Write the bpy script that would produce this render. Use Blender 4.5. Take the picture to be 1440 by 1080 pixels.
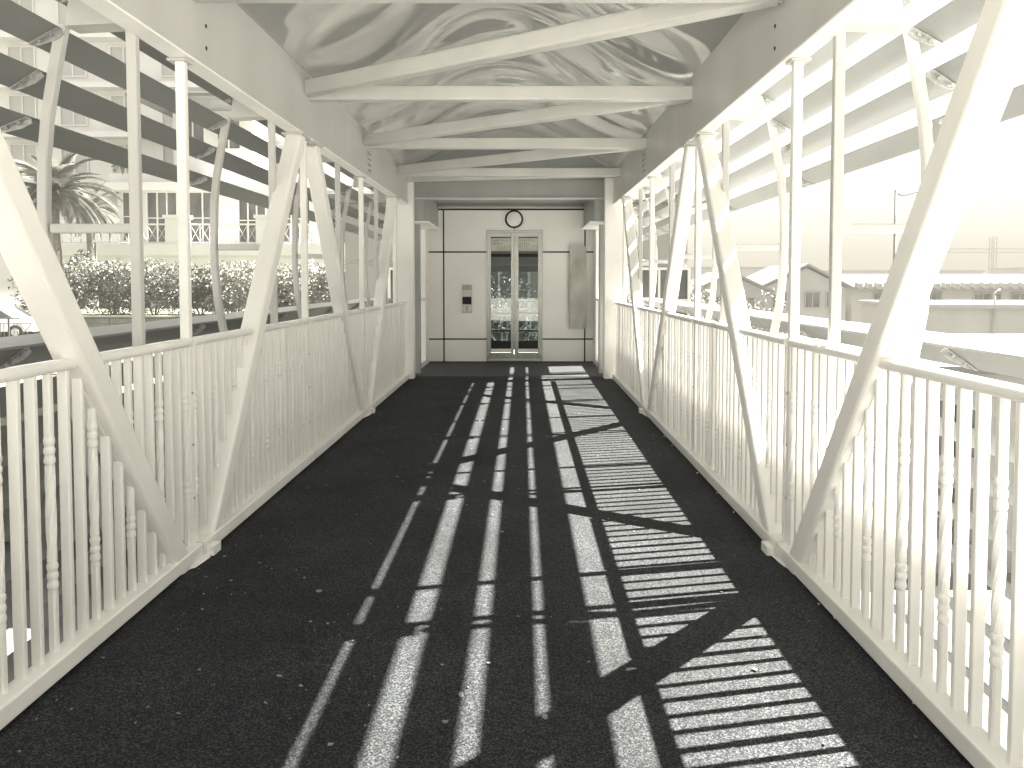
import bpy, math, random
from mathutils import Vector, Matrix
random.seed(7)
R = math.radians
S = bpy.context.scene
for o in list(bpy.data.objects): bpy.data.objects.remove(o)
COL = S.collection

# ------------------------------------------------------------------ camera, sky, sun, exposure
cam = bpy.data.cameras.new('camera'); cam_o = bpy.data.objects.new('camera', cam); COL.objects.link(cam_o)
cam.lens = 27; cam.sensor_width = 36; cam.clip_end = 2000; cam.clip_start = 0.05
cam_o.location = (0.2, 0, 1.5); cam_o.rotation_euler = (R(87.5), 0, 0)
cam.shift_x = -14/1440; cam.shift_y = -97/1440
S.camera = cam_o
S.render.resolution_x = 1024; S.render.resolution_y = 768

SUN = Vector((1, .21, 1.2)).normalized()
w = bpy.data.worlds.new('World'); S.world = w; w.use_nodes = True
wn = w.node_tree.nodes; wl = w.node_tree.links; wn.clear()
sky = wn.new('ShaderNodeTexSky'); sky.sky_type = 'NISHITA'; sky.sun_disc = False
sky.sun_elevation = math.asin(SUN.z); sky.sun_rotation = math.atan2(SUN.x, SUN.y)
sky.air_density = 1.5; sky.dust_density = 6.0
bw = wn.new('ShaderNodeRGBToBW')
mx = wn.new('ShaderNodeMath'); mx.operation = 'MULTIPLY_ADD'; mx.inputs[1].default_value = 0.02; mx.inputs[2].default_value = 2.0
cc = wn.new('ShaderNodeVectorMath'); cc.operation = 'SCALE'; cc.inputs[0].default_value = (1.0, .985, .935)
bg = wn.new('ShaderNodeBackground'); bg.inputs[1].default_value = 0.05
out = wn.new('ShaderNodeOutputWorld')
wl.new(sky.outputs[0], bw.inputs[0]); wl.new(bw.outputs[0], mx.inputs[0]); wl.new(mx.outputs[0], cc.inputs['Scale'])
wl.new(cc.outputs[0], bg.inputs[0]); wl.new(bg.outputs[0], out.inputs[0])

sl = bpy.data.lights.new('sun', 'SUN'); sl.energy = 4.1; sl.angle = R(0.53); sl.color = (1, .95, .84)
so = bpy.data.objects.new('sun', sl); COL.objects.link(so); so.rotation_euler = SUN.to_track_quat('Z', 'Y').to_euler()
so.location = (20, 5, 30)
S.view_settings.view_transform = 'Standard'; S.view_settings.look = 'None'
S.view_settings.gamma = 1; S.view_settings.use_curve_mapping = False
S.view_settings.exposure = 4.12
S.cycles.max_bounces = 10; S.cycles.diffuse_bounces = 6; S.cycles.glossy_bounces = 4; S.cycles.transmission_bounces = 8

# ------------------------------------------------------------------ materials
def mat(name, col, rough=.5, metal=0, noise=None, bump=None, spec=.5, alpha=None):
    m = bpy.data.materials.new(name); m.use_nodes = True
    n = m.node_tree.nodes; l = m.node_tree.links; b = n['Principled BSDF']
    b.inputs['Base Color'].default_value = (*col, 1); b.inputs['Roughness'].default_value = rough
    b.inputs['Metallic'].default_value = metal; b.inputs['Specular IOR Level'].default_value = spec
    tc = n.new('ShaderNodeTexCoord')
    if noise:                       # (scale, amount, detail, stretch)
        sc, am, de, st = noise
        mp = n.new('ShaderNodeMapping'); mp.inputs['Scale'].default_value = st
        t = n.new('ShaderNodeTexNoise'); t.inputs['Scale'].default_value = sc; t.inputs['Detail'].default_value = de
        l.new(tc.outputs['Object'], mp.inputs[0]); l.new(mp.outputs[0], t.inputs[0])
        r = n.new('ShaderNodeMapRange'); r.inputs[1].default_value = .3; r.inputs[2].default_value = .7
        r.inputs[3].default_value = 1-am; r.inputs[4].default_value = 1+am*.4
        l.new(t.outputs['Fac'], r.inputs[0])
        v = n.new('ShaderNodeVectorMath'); v.operation = 'SCALE'; v.inputs[0].default_value = col
        l.new(r.outputs[0], v.inputs['Scale']); l.new(v.outputs[0], b.inputs['Base Color'])
    if bump:
        t2 = n.new('ShaderNodeTexNoise'); t2.inputs['Scale'].default_value = bump[0]; t2.inputs['Detail'].default_value = 3
        l.new(tc.outputs['Object'], t2.inputs[0])
        bp = n.new('ShaderNodeBump'); bp.inputs['Strength'].default_value = bump[1]; bp.inputs['Distance'].default_value = bump[2]
        l.new(t2.outputs['Fac'], bp.inputs['Height']); l.new(bp.outputs[0], b.inputs['Normal'])
    return m

def painted(name, col, rough, dirt=.5):
    """brushed gloss paint with runs, grime specks and faint streaks"""
    m = mat(name, col, rough, noise=(2.2, .10, 5, (1, 1, .35)), bump=(34, .16, .004))
    n = m.node_tree.nodes; l = m.node_tree.links; b = n['Principled BSDF']
    src = b.inputs['Base Color'].links[0].from_socket
    tc = n.new('ShaderNodeTexCoord'); t = n.new('ShaderNodeTexNoise'); t.inputs['Scale'].default_value = 26
    t.inputs['Detail'].default_value = 6; t.inputs['Roughness'].default_value = .7
    l.new(tc.outputs['Object'], t.inputs[0])
    r = n.new('ShaderNodeMapRange'); r.inputs[1].default_value = .66; r.inputs[2].default_value = .76
    r.inputs[3].default_value = 0; r.inputs[4].default_value = dirt; l.new(t.outputs['Fac'], r.inputs[0])
    mixn = n.new('ShaderNodeMix'); mixn.data_type = 'RGBA'
    l.new(r.outputs[0], mixn.inputs[0]); l.new(src, mixn.inputs[6]); mixn.inputs[7].default_value = (.36, .34, .30, 1)
    l.new(mixn.outputs[2], b.inputs['Base Color'])
    return m

M = {}
M['white'] = painted('white_gloss_paint', (.88, .87, .835), .38, .35)
M['rail'] = painted('white_rail_paint', (.88, .87, .835), .34, .35)
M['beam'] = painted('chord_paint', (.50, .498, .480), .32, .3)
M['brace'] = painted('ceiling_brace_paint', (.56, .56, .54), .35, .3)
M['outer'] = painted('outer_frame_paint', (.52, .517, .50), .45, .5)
M['louver'] = mat('louver_metal', (.215, .22, .215), .42, .1, noise=(3, .12, 4, (1, .3, 1)))
M['galv'] = mat('galvanised_bracket', (.42, .43, .42), .45, .3, noise=(30, .3, 3, (1, 1, 1)))
M['bolt'] = mat('bolt_steel', (.5, .5, .48), .3, .9)
M['black'] = mat('black_gap', (.008, .009, .010), .6)
M['wallpan'] = mat('wall_panel_enamel', (.90, .895, .87), .42, noise=(1.4, .06, 4, (1, 1, 1)), bump=(3, .06, .01))
M['steel'] = mat('brushed_steel', (.42, .43, .41), .30, .85, noise=(7, .35, 4, (14, 1, .6)))
M['stained'] = mat('stained_steel_sheet', (.42, .42, .38), .42, .55, noise=(5, .3, 6, (1, 1, .6)), bump=(14, .2, .004))
M['portal'] = painted('portal_paint', (.33, .34, .335), .45, .3)
M['sticker'] = mat('sticker_white', (.62, .62, .57), .5)
M['ink'] = mat('ink', (.05, .06, .06), .5)
M['cream'] = mat('cream_panel', (.8, .79, .72), .5)
M['concrete'] = mat('pale_concrete', (.42, .41, .38), .8, noise=(.8, .12, 6, (1, 1, 1)))
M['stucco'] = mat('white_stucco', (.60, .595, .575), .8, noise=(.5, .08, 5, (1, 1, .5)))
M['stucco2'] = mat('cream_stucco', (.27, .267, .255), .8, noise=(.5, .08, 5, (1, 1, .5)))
M['window'] = mat('window_glass', (.10, .102, .10), .12, .0, noise=(.9, .6, 3, (1, 1, .5)))
M['roof'] = mat('grey_roof_sheet', (.15, .155, .15), .6, noise=(.6, .12, 5, (1, 1, 1)))
M['roofdark'] = mat('dark_roof_soffit', (.12, .125, .12), .7, noise=(1, .2, 4, (1, 1, 1)))
M['iron'] = mat('black_iron', (.03, .035, .035), .5)
M['trunk'] = mat('palm_trunk', (.16, .15, .13), .9, noise=(6, .4, 4, (1, 1, 3)), bump=(10, .6, .05))
M['leaf'] = mat('leaf_green', (.120, .126, .112), .45, noise=(1.3, .65, 2, (1, 1, 1)))
M['leafpale'] = mat('leaf_pale', (.225, .228, .20), .5, noise=(1.5, .5, 2, (1, 1, 1)))
M['palm'] = mat('palm_leaf', (.13, .134, .118), .45, noise=(1.5, .5, 2, (1, 1, 1)))
M['carpaint'] = mat('white_car_paint', (.75, .75, .72), .2)
M['tyre'] = mat('tyre_rubber', (.02, .02, .02), .8)
M['petal'] = mat('pale_litter', (.20, .195, .18), .7, noise=(8, .4, 2, (1, 1, 1)))
M['rubble'] = mat('grass_ground', (.14, .15, .11), .9, noise=(1.5, .5, 6, (1, 1, 1)), bump=(6, .6, .1))

def glass(name, tint, rough=.0, refl=True):
    m = bpy.data.materials.new(name); m.use_nodes = True
    n = m.node_tree.nodes; l = m.node_tree.links; n.clear()
    o = n.new('ShaderNodeOutputMaterial'); t = n.new('ShaderNodeBsdfTransparent'); t.inputs[0].default_value = (*tint, 1)
    g = n.new('ShaderNodeBsdfGlossy'); g.inputs['Roughness'].default_value = .02; g.inputs[0].default_value = (.9, .9, .9, 1)
    f = n.new('ShaderNodeFresnel'); f.inputs[0].default_value = 1.6
    mxs = n.new('ShaderNodeMixShader'); l.new(f.outputs[0], mxs.inputs[0]); l.new(t.outputs[0], mxs.inputs[1]); l.new(g.outputs[0], mxs.inputs[2])
    l.new(mxs.outputs[0], o.inputs[0]); return m
M['glass'] = glass('door_glass', (.62, .66, .66))
M['glassclear'] = glass('car_rear_glass', (.8, .83, .83))

# asphalt: coarse bound aggregate, bright chips in a dark binder
def asphalt():
    m = bpy.data.materials.new('asphalt_carpet'); m.use_nodes = True
    n = m.node_tree.nodes; l = m.node_tree.links; b = n['Principled BSDF']
    tc = n.new('ShaderNodeTexCoord')
    a = n.new('ShaderNodeTexNoise'); a.inputs['Scale'].default_value = 115; a.inputs['Detail'].default_value = 3; a.inputs['Roughness'].default_value = .7
    v = n.new('ShaderNodeTexVoronoi'); v.inputs['Scale'].default_value = 180
    big = n.new('ShaderNodeTexNoise'); big.inputs['Scale'].default_value = 1.3; big.inputs['Detail'].default_value = 9; big.inputs['Roughness'].default_value = .62
    for q in (a, v, big): l.new(tc.outputs['Object'], q.inputs['Vector'])
    r = n.new('ShaderNodeValToRGB')
    e = r.color_ramp.elements
    e[0].position = .30; e[0].color = (.0014, .0023, .0034, 1); e[1].position = .70; e[1].color = (.046, .049, .050, 1)
    k = r.color_ramp.elements.new(.50); k.color = (.0082, .0108, .0138, 1)
    sep = n.new('ShaderNodeSeparateColor'); l.new(v.outputs['Color'], sep.inputs[0])
    mixf = n.new('ShaderNodeMath'); mixf.operation = 'MULTIPLY_ADD'; mixf.inputs[1].default_value = .42; l.new(sep.outputs[0], mixf.inputs[0])
    am = n.new('ShaderNodeMath'); am.operation = 'MULTIPLY'; am.inputs[1].default_value = .58; l.new(a.outputs['Fac'], am.inputs[0]); l.new(am.outputs[0], mixf.inputs[2])
    l.new(mixf.outputs[0], r.inputs[0])
    mr = n.new('ShaderNodeMapRange'); mr.inputs[1].default_value = .3; mr.inputs[2].default_value = .7; mr.inputs[3].default_value = .58; mr.inputs[4].default_value = 1.55
    l.new(big.outputs['Fac'], mr.inputs[0])
    s = n.new('ShaderNodeVectorMath'); s.operation = 'SCALE'; l.new(r.outputs[0], s.inputs[0]); l.new(mr.outputs[0], s.inputs['Scale'])
    l.new(s.outputs[0], b.inputs['Base Color'])
    b.inputs['Roughness'].default_value = .85; b.inputs['Specular IOR Level'].default_value = .3
    ad = n.new('ShaderNodeMath'); ad.operation = 'ADD'; l.new(a.outputs['Fac'], ad.inputs[0]); l.new(v.outputs['Distance'], ad.inputs[1])
    bp = n.new('ShaderNodeBump'); bp.inputs['Strength'].default_value = .6; bp.inputs['Distance'].default_value = .002
    l.new(ad.outputs[0], bp.inputs['Height']); l.new(bp.outputs[0], b.inputs['Normal'])
    return m
M['asphalt'] = asphalt()
def ceiling_mat():
    m = mat('polished_roof_lining', (.80, .80, .785), .06, .5, noise=(1.3, .14, 4, (1, 1, 1)), spec=.8)
    return m
M['lining'] = ceiling_mat()
M['landing'] = mat('landing_rubber', (.022, .026, .029), .6, noise=(3, .3, 6, (1, 1, 1)), bump=(60, .3, .002))

# ------------------------------------------------------------------ mesh helper
class MB:
    def __init__(s): s.v = []; s.f = []; s.sm = []
    def add(s, vs, fs, smooth=False):
        k = len(s.v); s.v += [tuple(p) for p in vs]
        for f in fs: s.f.append([i+k for i in f]); s.sm.append(smooth)
    def box(s, x0, x1, y0, y1, z0, z1):
        vs = [(x, y, z) for z in (z0, z1) for y in (y0, y1) for x in (x0, x1)]
        s.add(vs, [(0, 2, 3, 1), (4, 5, 7, 6), (0, 1, 5, 4), (2, 6, 7, 3), (0, 4, 6, 2), (1, 3, 7, 5)]); return s
    def loft(s, rings, smooth=False, caps=True):
        n = len(rings[0]); vs = [p for r in rings for p in r]; fs = []
        for i in range(len(rings)-1):
            for j in range(n):
                a = i*n+j; b = i*n+(j+1) % n
                fs.append((a, b, b+n, a+n))
        k = len(s.v); s.add(vs, fs, smooth)
        if caps:
            s.f.append([k+j for j in reversed(range(n))]); s.sm.append(False)
            s.f.append([k+(len(rings)-1)*n+j for j in range(n)]); s.sm.append(False)
        return s
    def beam(s, p0, p1, wx, wh, r=.012, up=(0, 0, 1), seg=2):
        p0 = Vector(p0); p1 = Vector(p1); d = (p1-p0).normalized(); up = Vector(up)
        sx = d.cross(up)
        if sx.length < 1e-4: sx = Vector((1, 0, 0))
        sx.normalize(); uy = sx.cross(d).normalized()
        pr = rrect(wx, wh, r, seg)
        s.loft([[p+sx*a+uy*b for a, b in pr] for p in (p0, p1)])
        return s
    def tube(s, pts, r, n=10, smooth=True, caps=True):
        pts = [Vector(p) for p in pts]; rings = []
        for i, p in enumerate(pts):
            d = (pts[min(i+1, len(pts)-1)]-pts[max(i-1, 0)]).normalized()
            u = Vector((0, 0, 1)) if abs(d.z) < .9 else Vector((1, 0, 0))
            a = d.cross(u).normalized(); b = a.cross(d)
            rr = r[i] if isinstance(r, (list, tuple)) else r
            rings.append([p+(a*math.cos(t)+b*math.sin(t))*rr for t in [2*math.pi*k/n for k in range(n)]])
        return s.loft(rings, smooth, caps)
    def prism(s, poly, axis, a, b):   # poly of 2-tuples; axis 'y': (x,z) extruded along y; 'x': (y,z)
        def P(p, t): return (p[0], t, p[1]) if axis == 'y' else ((t, p[0], p[1]) if axis == 'x' else (p[0], p[1], t))
        return s.loft([[P(p, a) for p in poly], [P(p, b) for p in poly]])
    def quad(s, a, b, c, d): s.add([a, b, c, d], [(0, 1, 2, 3)]); return s
    def mesh(s, name, m):
        me = bpy.data.meshes.new(name); me.from_pydata(s.v, [], s.f); me.materials.append(m)
        me.polygons.foreach_set('use_smooth', s.sm)
        import bmesh
        bm = bmesh.new(); bm.from_mesh(me); bmesh.ops.recalc_face_normals(bm, faces=bm.faces); bm.to_mesh(me); bm.free()
        me.update(); return me
    def build(s, name, m, parent=None, raw=False):
        o = bpy.data.objects.new(name, s.mesh(name, m)); COL.objects.link(o)
        if parent: o.parent = parent
        return o
def rrect(w, h, r, seg=2):
    pts = []
    for cx, cy, a0 in ((w/2-r, h/2-r, 0), (-w/2+r, h/2-r, 90), (-w/2+r, -h/2+r, 180), (w/2-r, -h/2+r, 270)):
        for k in range(seg+1):
            a = R(a0+90*k/seg); pts.append((cx+r*math.cos(a), cy+r*math.sin(a)))
    return pts
def tag(o, label, cat, group=None, kind=None):
    o['label'] = label; o['category'] = cat
    if group: o['group'] = group
    if kind: o['kind'] = kind
    return o
def struct(o, label=None):
    o['kind'] = 'structure'
    if label: o['label'] = label
    return o
def thing(name, label, cat, loc=(0, 0, 0), group=None):
    o = bpy.data.objects.new(name, None); COL.objects.link(o); o.location = loc; o.empty_display_size = .2
    return tag(o, label, cat, group)
def link_mesh(name, me, parent=None, loc=(0, 0, 0), rot=(0, 0, 0), scale=None):
    o = bpy.data.objects.new(name, me); COL.objects.link(o); o.location = loc; o.rotation_euler = rot
    if scale: o.scale = scale
    if parent: o.parent = parent
    return o
SIDE = {-1: 'left', 1: 'right'}

# ------------------------------------------------------------------ dimensions (metres; x from the bridge centre line, y forward)
HW = 1.59                      # half width of the walkway
BOT = [-.42, 4.11, 8.64]; TOP = [1.85, 6.37, 10.9]
NODES = sorted(BOT+TOP)
CH0, CH1 = 2.68, 3.19          # underside and top of the top chord
Y0, Y1 = -.9, 11.75
RIBS = [-.36, 1.68, 3.72, 5.76, 7.80, 9.84, 11.3, 12.75, 14.2]

# ------------------------------------------------------------------ deck
mb = MB().box(-HW-.02, HW+.02, Y0, 11.9, -.05, 0)
struct(mb.build('deck_surface', M['asphalt']), 'dark gritty asphalt walking surface of the covered footbridge')
mb = MB().box(-HW-.2, HW+.2, Y0, 14.3, -.32, -.054)
struct(mb.build('deck_slab', M['concrete']), 'concrete slab below the asphalt of the footbridge')
mb = MB().box(-HW-.02, HW+.02, 11.98, 14.16, -.03, .012)
struct(mb.build('landing_floor', M['landing']), 'dark landing floor in front of the lift doors')
mb = MB().box(-HW+.02, HW-.02, 11.9, 11.98, -.05, .004)
struct(mb.build('threshold_strip', M['black']), 'dark joint between bridge deck and lift landing')

# ------------------------------------------------------------------ trusses
def diag_pts():
    out = []
    for b in BOT:
        for t in TOP:
            if abs(abs(b-t)-2.265) < .05:
                sgn = 1 if t > b else -1
                out.append((b+.13*sgn, t-.2*sgn, sgn))
    return out
DIAG = diag_pts()
def diag_z(y):
    """list of (z of diagonal centre) at bridge coordinate y"""
    r = []
    for a, b, s_ in DIAG:
        lo, hi = min(a, b), max(a, b)
        if lo-.25 < y < hi+.1: r.append(.02+(y-a)/(b-a)*(CH0-.02))
    return r
for sd in (-1, 1):
    t = thing('steel_truss', f'white painted steel truss with zigzag diagonals along the {SIDE[sd]} side of the walkway', 'truss', (sd*1.66+(.055 if sd < 0 else 0), 2, 0))
    def P(x, y, z): return (x-sd*1.66, y-2, z)
    # top chord
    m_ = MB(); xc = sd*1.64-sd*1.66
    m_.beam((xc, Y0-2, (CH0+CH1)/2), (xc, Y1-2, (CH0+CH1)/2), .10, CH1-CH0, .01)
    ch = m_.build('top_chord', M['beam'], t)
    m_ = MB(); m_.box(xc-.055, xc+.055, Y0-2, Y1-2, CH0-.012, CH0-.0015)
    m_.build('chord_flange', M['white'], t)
    for a, b, s_ in DIAG:
        m_ = MB(); m_.beam(P(sd*1.652, a, -.06), P(sd*1.652, b, CH0-.01), .125, .125, .02, up=(1, 0, 0), seg=3)
        m_.build('diagonal', M['white'], t)
        m_ = MB()   # cap plate where the diagonal meets the chord
        m_.box(-.085+(sd*1.652-sd*1.66), .085+(sd*1.652-sd*1.66), b-.11-2, b+.11-2, CH0-.03, CH0-.014)
        m_.build('cap_plate', M['outer'], t)
    for y in NODES:
        m_ = MB().beam(P(sd*1.655, y, -.04), P(sd*1.655, y, CH0-.013), .05, .05, .008, up=(1, 0, 0))
        m_.build('vertical_post', M['rail'], t)
        for zb in (.33, .62, .90):
            xi = (sd*1.63-sd*1.66); MB().tube([(xi+sd*.004, y-2, zb), (xi-sd*.005, y-2, zb)], .007, 8, False).build('bolt', M['galv'], t)
        m_ = MB().box(-.05, .05, y-.05-2, y+.05-2, CH0-.026, CH0-.0135); m_.build('post_head', M['beam'], t)
    for y in BOT:     # foot plates with ragged paint
        m_ = MB(); n = 22
        pts = []
        for k in range(n):
            a = 2*math.pi*k/n; rr = random.uniform(.82, 1.12)
            pts.append((math.cos(a)*.085*rr-sd*.02, y-2+math.sin(a)*.26*rr, .003))
        m_.loft([pts, [(p[0]*.96, p[1], .012) for p in pts]])
        m_.build('foot_plate', M['rail'], t)
        m_ = MB().box(-.02-sd*.10, .02-sd*.10, y-2-.05+.08, y-2+.05+.08, .001, .05); m_.build('foot_lug', M['rail'], t)
    # splice plates on inner face of the chord, bolt holes
    for y in (8.78,):
        xi = sd*1.59-sd*1.66
        m_ = MB().box(min(xi, xi-sd*.006), max(xi, xi-sd*.006), y-.14-2, y+.06-2, 2.72, 2.97)
        sp = m_.build('splice_plate', M['outer'], t)
        for k in range(4):
            for dy in (-.09, .01):
                m_ = MB().tube([(xi-sd*.004, y+dy-2, 2.75+.062*k), (xi-sd*.022, y+dy-2, 2.75+.062*k)], .014, 6, False); m_.build('bolt', M['galv'], sp)
    for y, z in ((4.28, 2.90), (4.28, 2.78), (4.20, 3.03)):
        xi = sd*1.59-sd*1.66
        m_ = MB().tube([(xi-sd*.0005, y-2, z), (xi-sd*.003, y-2, z)], .012, 8, False)
        m_.build('bolt_hole', M['black'], t)

# ------------------------------------------------------------------ railings
BX = 1.645
def bal_prof(z):
    """half width, roundness, twist for a turned baluster at height z"""
    def ring(c):
        for k, (dz, r) in enumerate(((-.052, .0175), (-.018, .0195), (.018, .0195), (.052, .0175))): pass
        return None
    z_l, z_h = .38, .86
    for c in (z_l, z_h):
        u = (z-c)/.055
        if abs(u) <= 1:
            f = abs(math.cos(u*math.pi*1.5))
            return .0135+.006*f**.6, .8, 0
    if z_l < z < z_h:
        q = (z-z_l-.055)/(z_h-z_l-.11)
        return .0155+.0015*math.sin(q*math.pi), .15, q*math.pi
    return .0150, 0.0, 0
ZS = sorted(set([round(x, 4) for x in
    [.0, .32, .3249, .3251] + [.325+.11*k/14 for k in range(15)] + [.4351, .436] + [.436+.369*k/16 for k in range(17)] +
    [.8049, .8051] + [.805+.11*k/14 for k in range(15)] + [.9151, .92, 1.2]]))
BALC = {}
def bal_mesh(z0, z1, turned):
    key = (round(z0, 2), round(z1, 2), turned)
    if key in BALC: return BALC[key]
    m_ = MB()
    if not turned:
        m_.beam((0, 0, z0), (0, 0, z1), .023, .039, .003, up=(1, 0, 0), seg=1)
    else:
        zs = [z0]+[z for z in ZS if z0+.002 < z < z1-.002]+[z1]; rings = []
        for z in zs:
            h, rd, tw = bal_prof(z); ring = []
            for k in range(12):
                a = 2*math.pi*k/12
                ca, sa = math.cos(a), math.sin(a)
                sq = 1/max(abs(ca), abs(sa)); sq = min(sq, 1.3)
                r = h*(sq*(1-rd)+1.0*rd)
                ring.append((r*math.cos(a+tw), r*math.sin(a+tw), z))
            rings.append(ring)
        m_.loft(rings)
    BALC[key] = m_.mesh('baluster', M['rail']); return BALC[key]
ORD = ['nearest', 'second', 'third', 'fourth', 'fifth', 'sixth', 'seventh', 'eighth']
def railing(sd, a, b, label):
    t = thing('railing', label, 'railing', (sd*BX+(.055 if sd < 0 else 0), (a+b)/2, 0), 'white baluster railings between the truss posts')
    yc = (a+b)/2
    ys0, ys1 = a+.028, b-.028
    # rail pieces: cut where diagonal crosses z=1.17
    cuts = []
    for da, db, s_ in DIAG:
        y = da+(1.17-.02)/(CH0-.02)*(db-da)
        if a < y < b: cuts.append((y, s_))
    pieces = [(ys0, ys1)]
    for y, s_ in cuts: pieces = [(ys0, y-.06), (y+.06, ys1)]
    for p, q in pieces:
        if q-p < .05: continue
        MB().beam((0, p-yc, 1.175), (0, q-yc, 1.175), .062, .045, .018, seg=3).build('top_rail', M['rail'], t)
    xo = -sd*.02
    MB().beam((xo, ys0-yc-.02, .048), (xo, ys1-yc+.02, .048), .085, .075, .008).build('bottom_rail', M['rail'], t)
    # sloping flat that closes the triangular panel under the diagonal
    for da, db, s_ in DIAG:
        if a-.1 < (da+db)/2 < b+.1:
            pa = Vector((0, da, .02)); pb = Vector((0, db, CH0)); d = (pb-pa).normalized()
            nrm = Vector((0, s_*d.z, -abs(d.y)))    # towards the lower side
            off = nrm*.075
            k = (1.15-.02)/(CH0-.02)
            q0 = pa+off+d*.12; q1 = pa+(pb-pa)*k+off
            MB().beam(q0-Vector((0, yc, 0)), q1-Vector((0, yc, 0)), .05, .012, .002, up=(1, 0, 0), seg=1).build('sloping_rail', M['rail'], t)
    n = round((b-a)/.0985); k0 = int(round(a*1000)) % 3
    for i in range(n):
        y = a+(b-a)*(i+.5)/n
        turned = (i+k0) % 3 == 0
        segs = [(.085, 1.155)]
        for zc in diag_z(y):
            if zc < 1.3:
                new = []
                for z0, z1 in segs:
                    lo, hi = zc-.155, zc+.10
                    if lo > z0+.05: new.append((z0, min(lo, z1)))
                    if hi < z1-.05: new.append((max(hi, z0), z1))
                    if lo <= z0+.05 and hi >= z1-.05: pass
                segs = new
        for z0, z1 in segs:
            if z1-z0 > .04: link_mesh('baluster', bal_mesh(z0, z1, turned), t, (random.uniform(-.0012, .0012), y-yc, 0), (R(random.uniform(-.12, .12)), 0, R(random.uniform(-2.5, 2.5))))
    return t
for sd in (-1, 1):
    vis = 0
    for i in range(len(NODES)-1):
        a, b = NODES[i], NODES[i+1]
        if b < -1: continue
        where = ['just in front of the camera', 'cut by the big near diagonal', 'just past the first diagonal foot',
                 'up to the second diagonal foot', 'in the last full bay before the lift']
        lab = f'white {SIDE[sd]} hand baluster railing {where[vis]}'
        railing(sd, a, b, lab); vis += 1
    t = thing('railing', f'short white railing piece against the {SIDE[sd]} portal column at the far end', 'railing', (sd*BX+(.055 if sd < 0 else 0), 11.3, 0), 'white baluster railings between the truss posts')
    MB().beam((0, -.37, 1.175), (0, .42, 1.175), .062, .045, .018, seg=3).build('top_rail', M['rail'], t)
    MB().beam((-sd*.02, -.37, .048), (-sd*.02, .42, .048), .085, .075, .008).build('bottom_rail', M['rail'], t)
    for k in range(8): link_mesh('baluster', bal_mesh(.085, 1.155, k % 3 == 0), t, (0, -.33+.0985*k, 0))

# ------------------------------------------------------------------ louver screens outside the trusses
LV = [((1.90, 2.89), (2.05, 2.825)), ((2.036, 2.695), (2.175, 2.620)), ((2.137, 2.4975), (2.268, 2.412)), ((2.194, 2.28), (2.350, 2.215))]
LOW = [((2.26-.02*k*k*.35, 1.01-.18*k), (2.39-.02*k*k*.35, .93-.18*k)) for k in range(8)]
RIBC = [(2.045, 2.72), (2.09, 2.5), (2.128, 2.29), (2.15, 2.08), (2.157, 1.85), (2.155, 1.6), (2.135, 1.35), (2.10, 1.15), (2.05, .95), (1.98, .7), (1.9, .35), (1.81, 0), (1.75, -.25)]
def blade(sd, A, B, y0, y1, th=.006):
    (xa, za), (xb, zb) = A, B
    dx, dz = xb-xa, zb-za; L = math.hypot(dx, dz); nx, nz = -dz/L*th, dx/L*th
    poly = [(sd*xa, za), (sd*xb, zb), (sd*(xb+nx), zb+nz), (sd*(xb-dx*.3+nx*1.9), zb-dz*.3+nz*1.9), (sd*(xa+nx), za+nz)]
    return MB().prism(poly, 'y', y0, y1)
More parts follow.
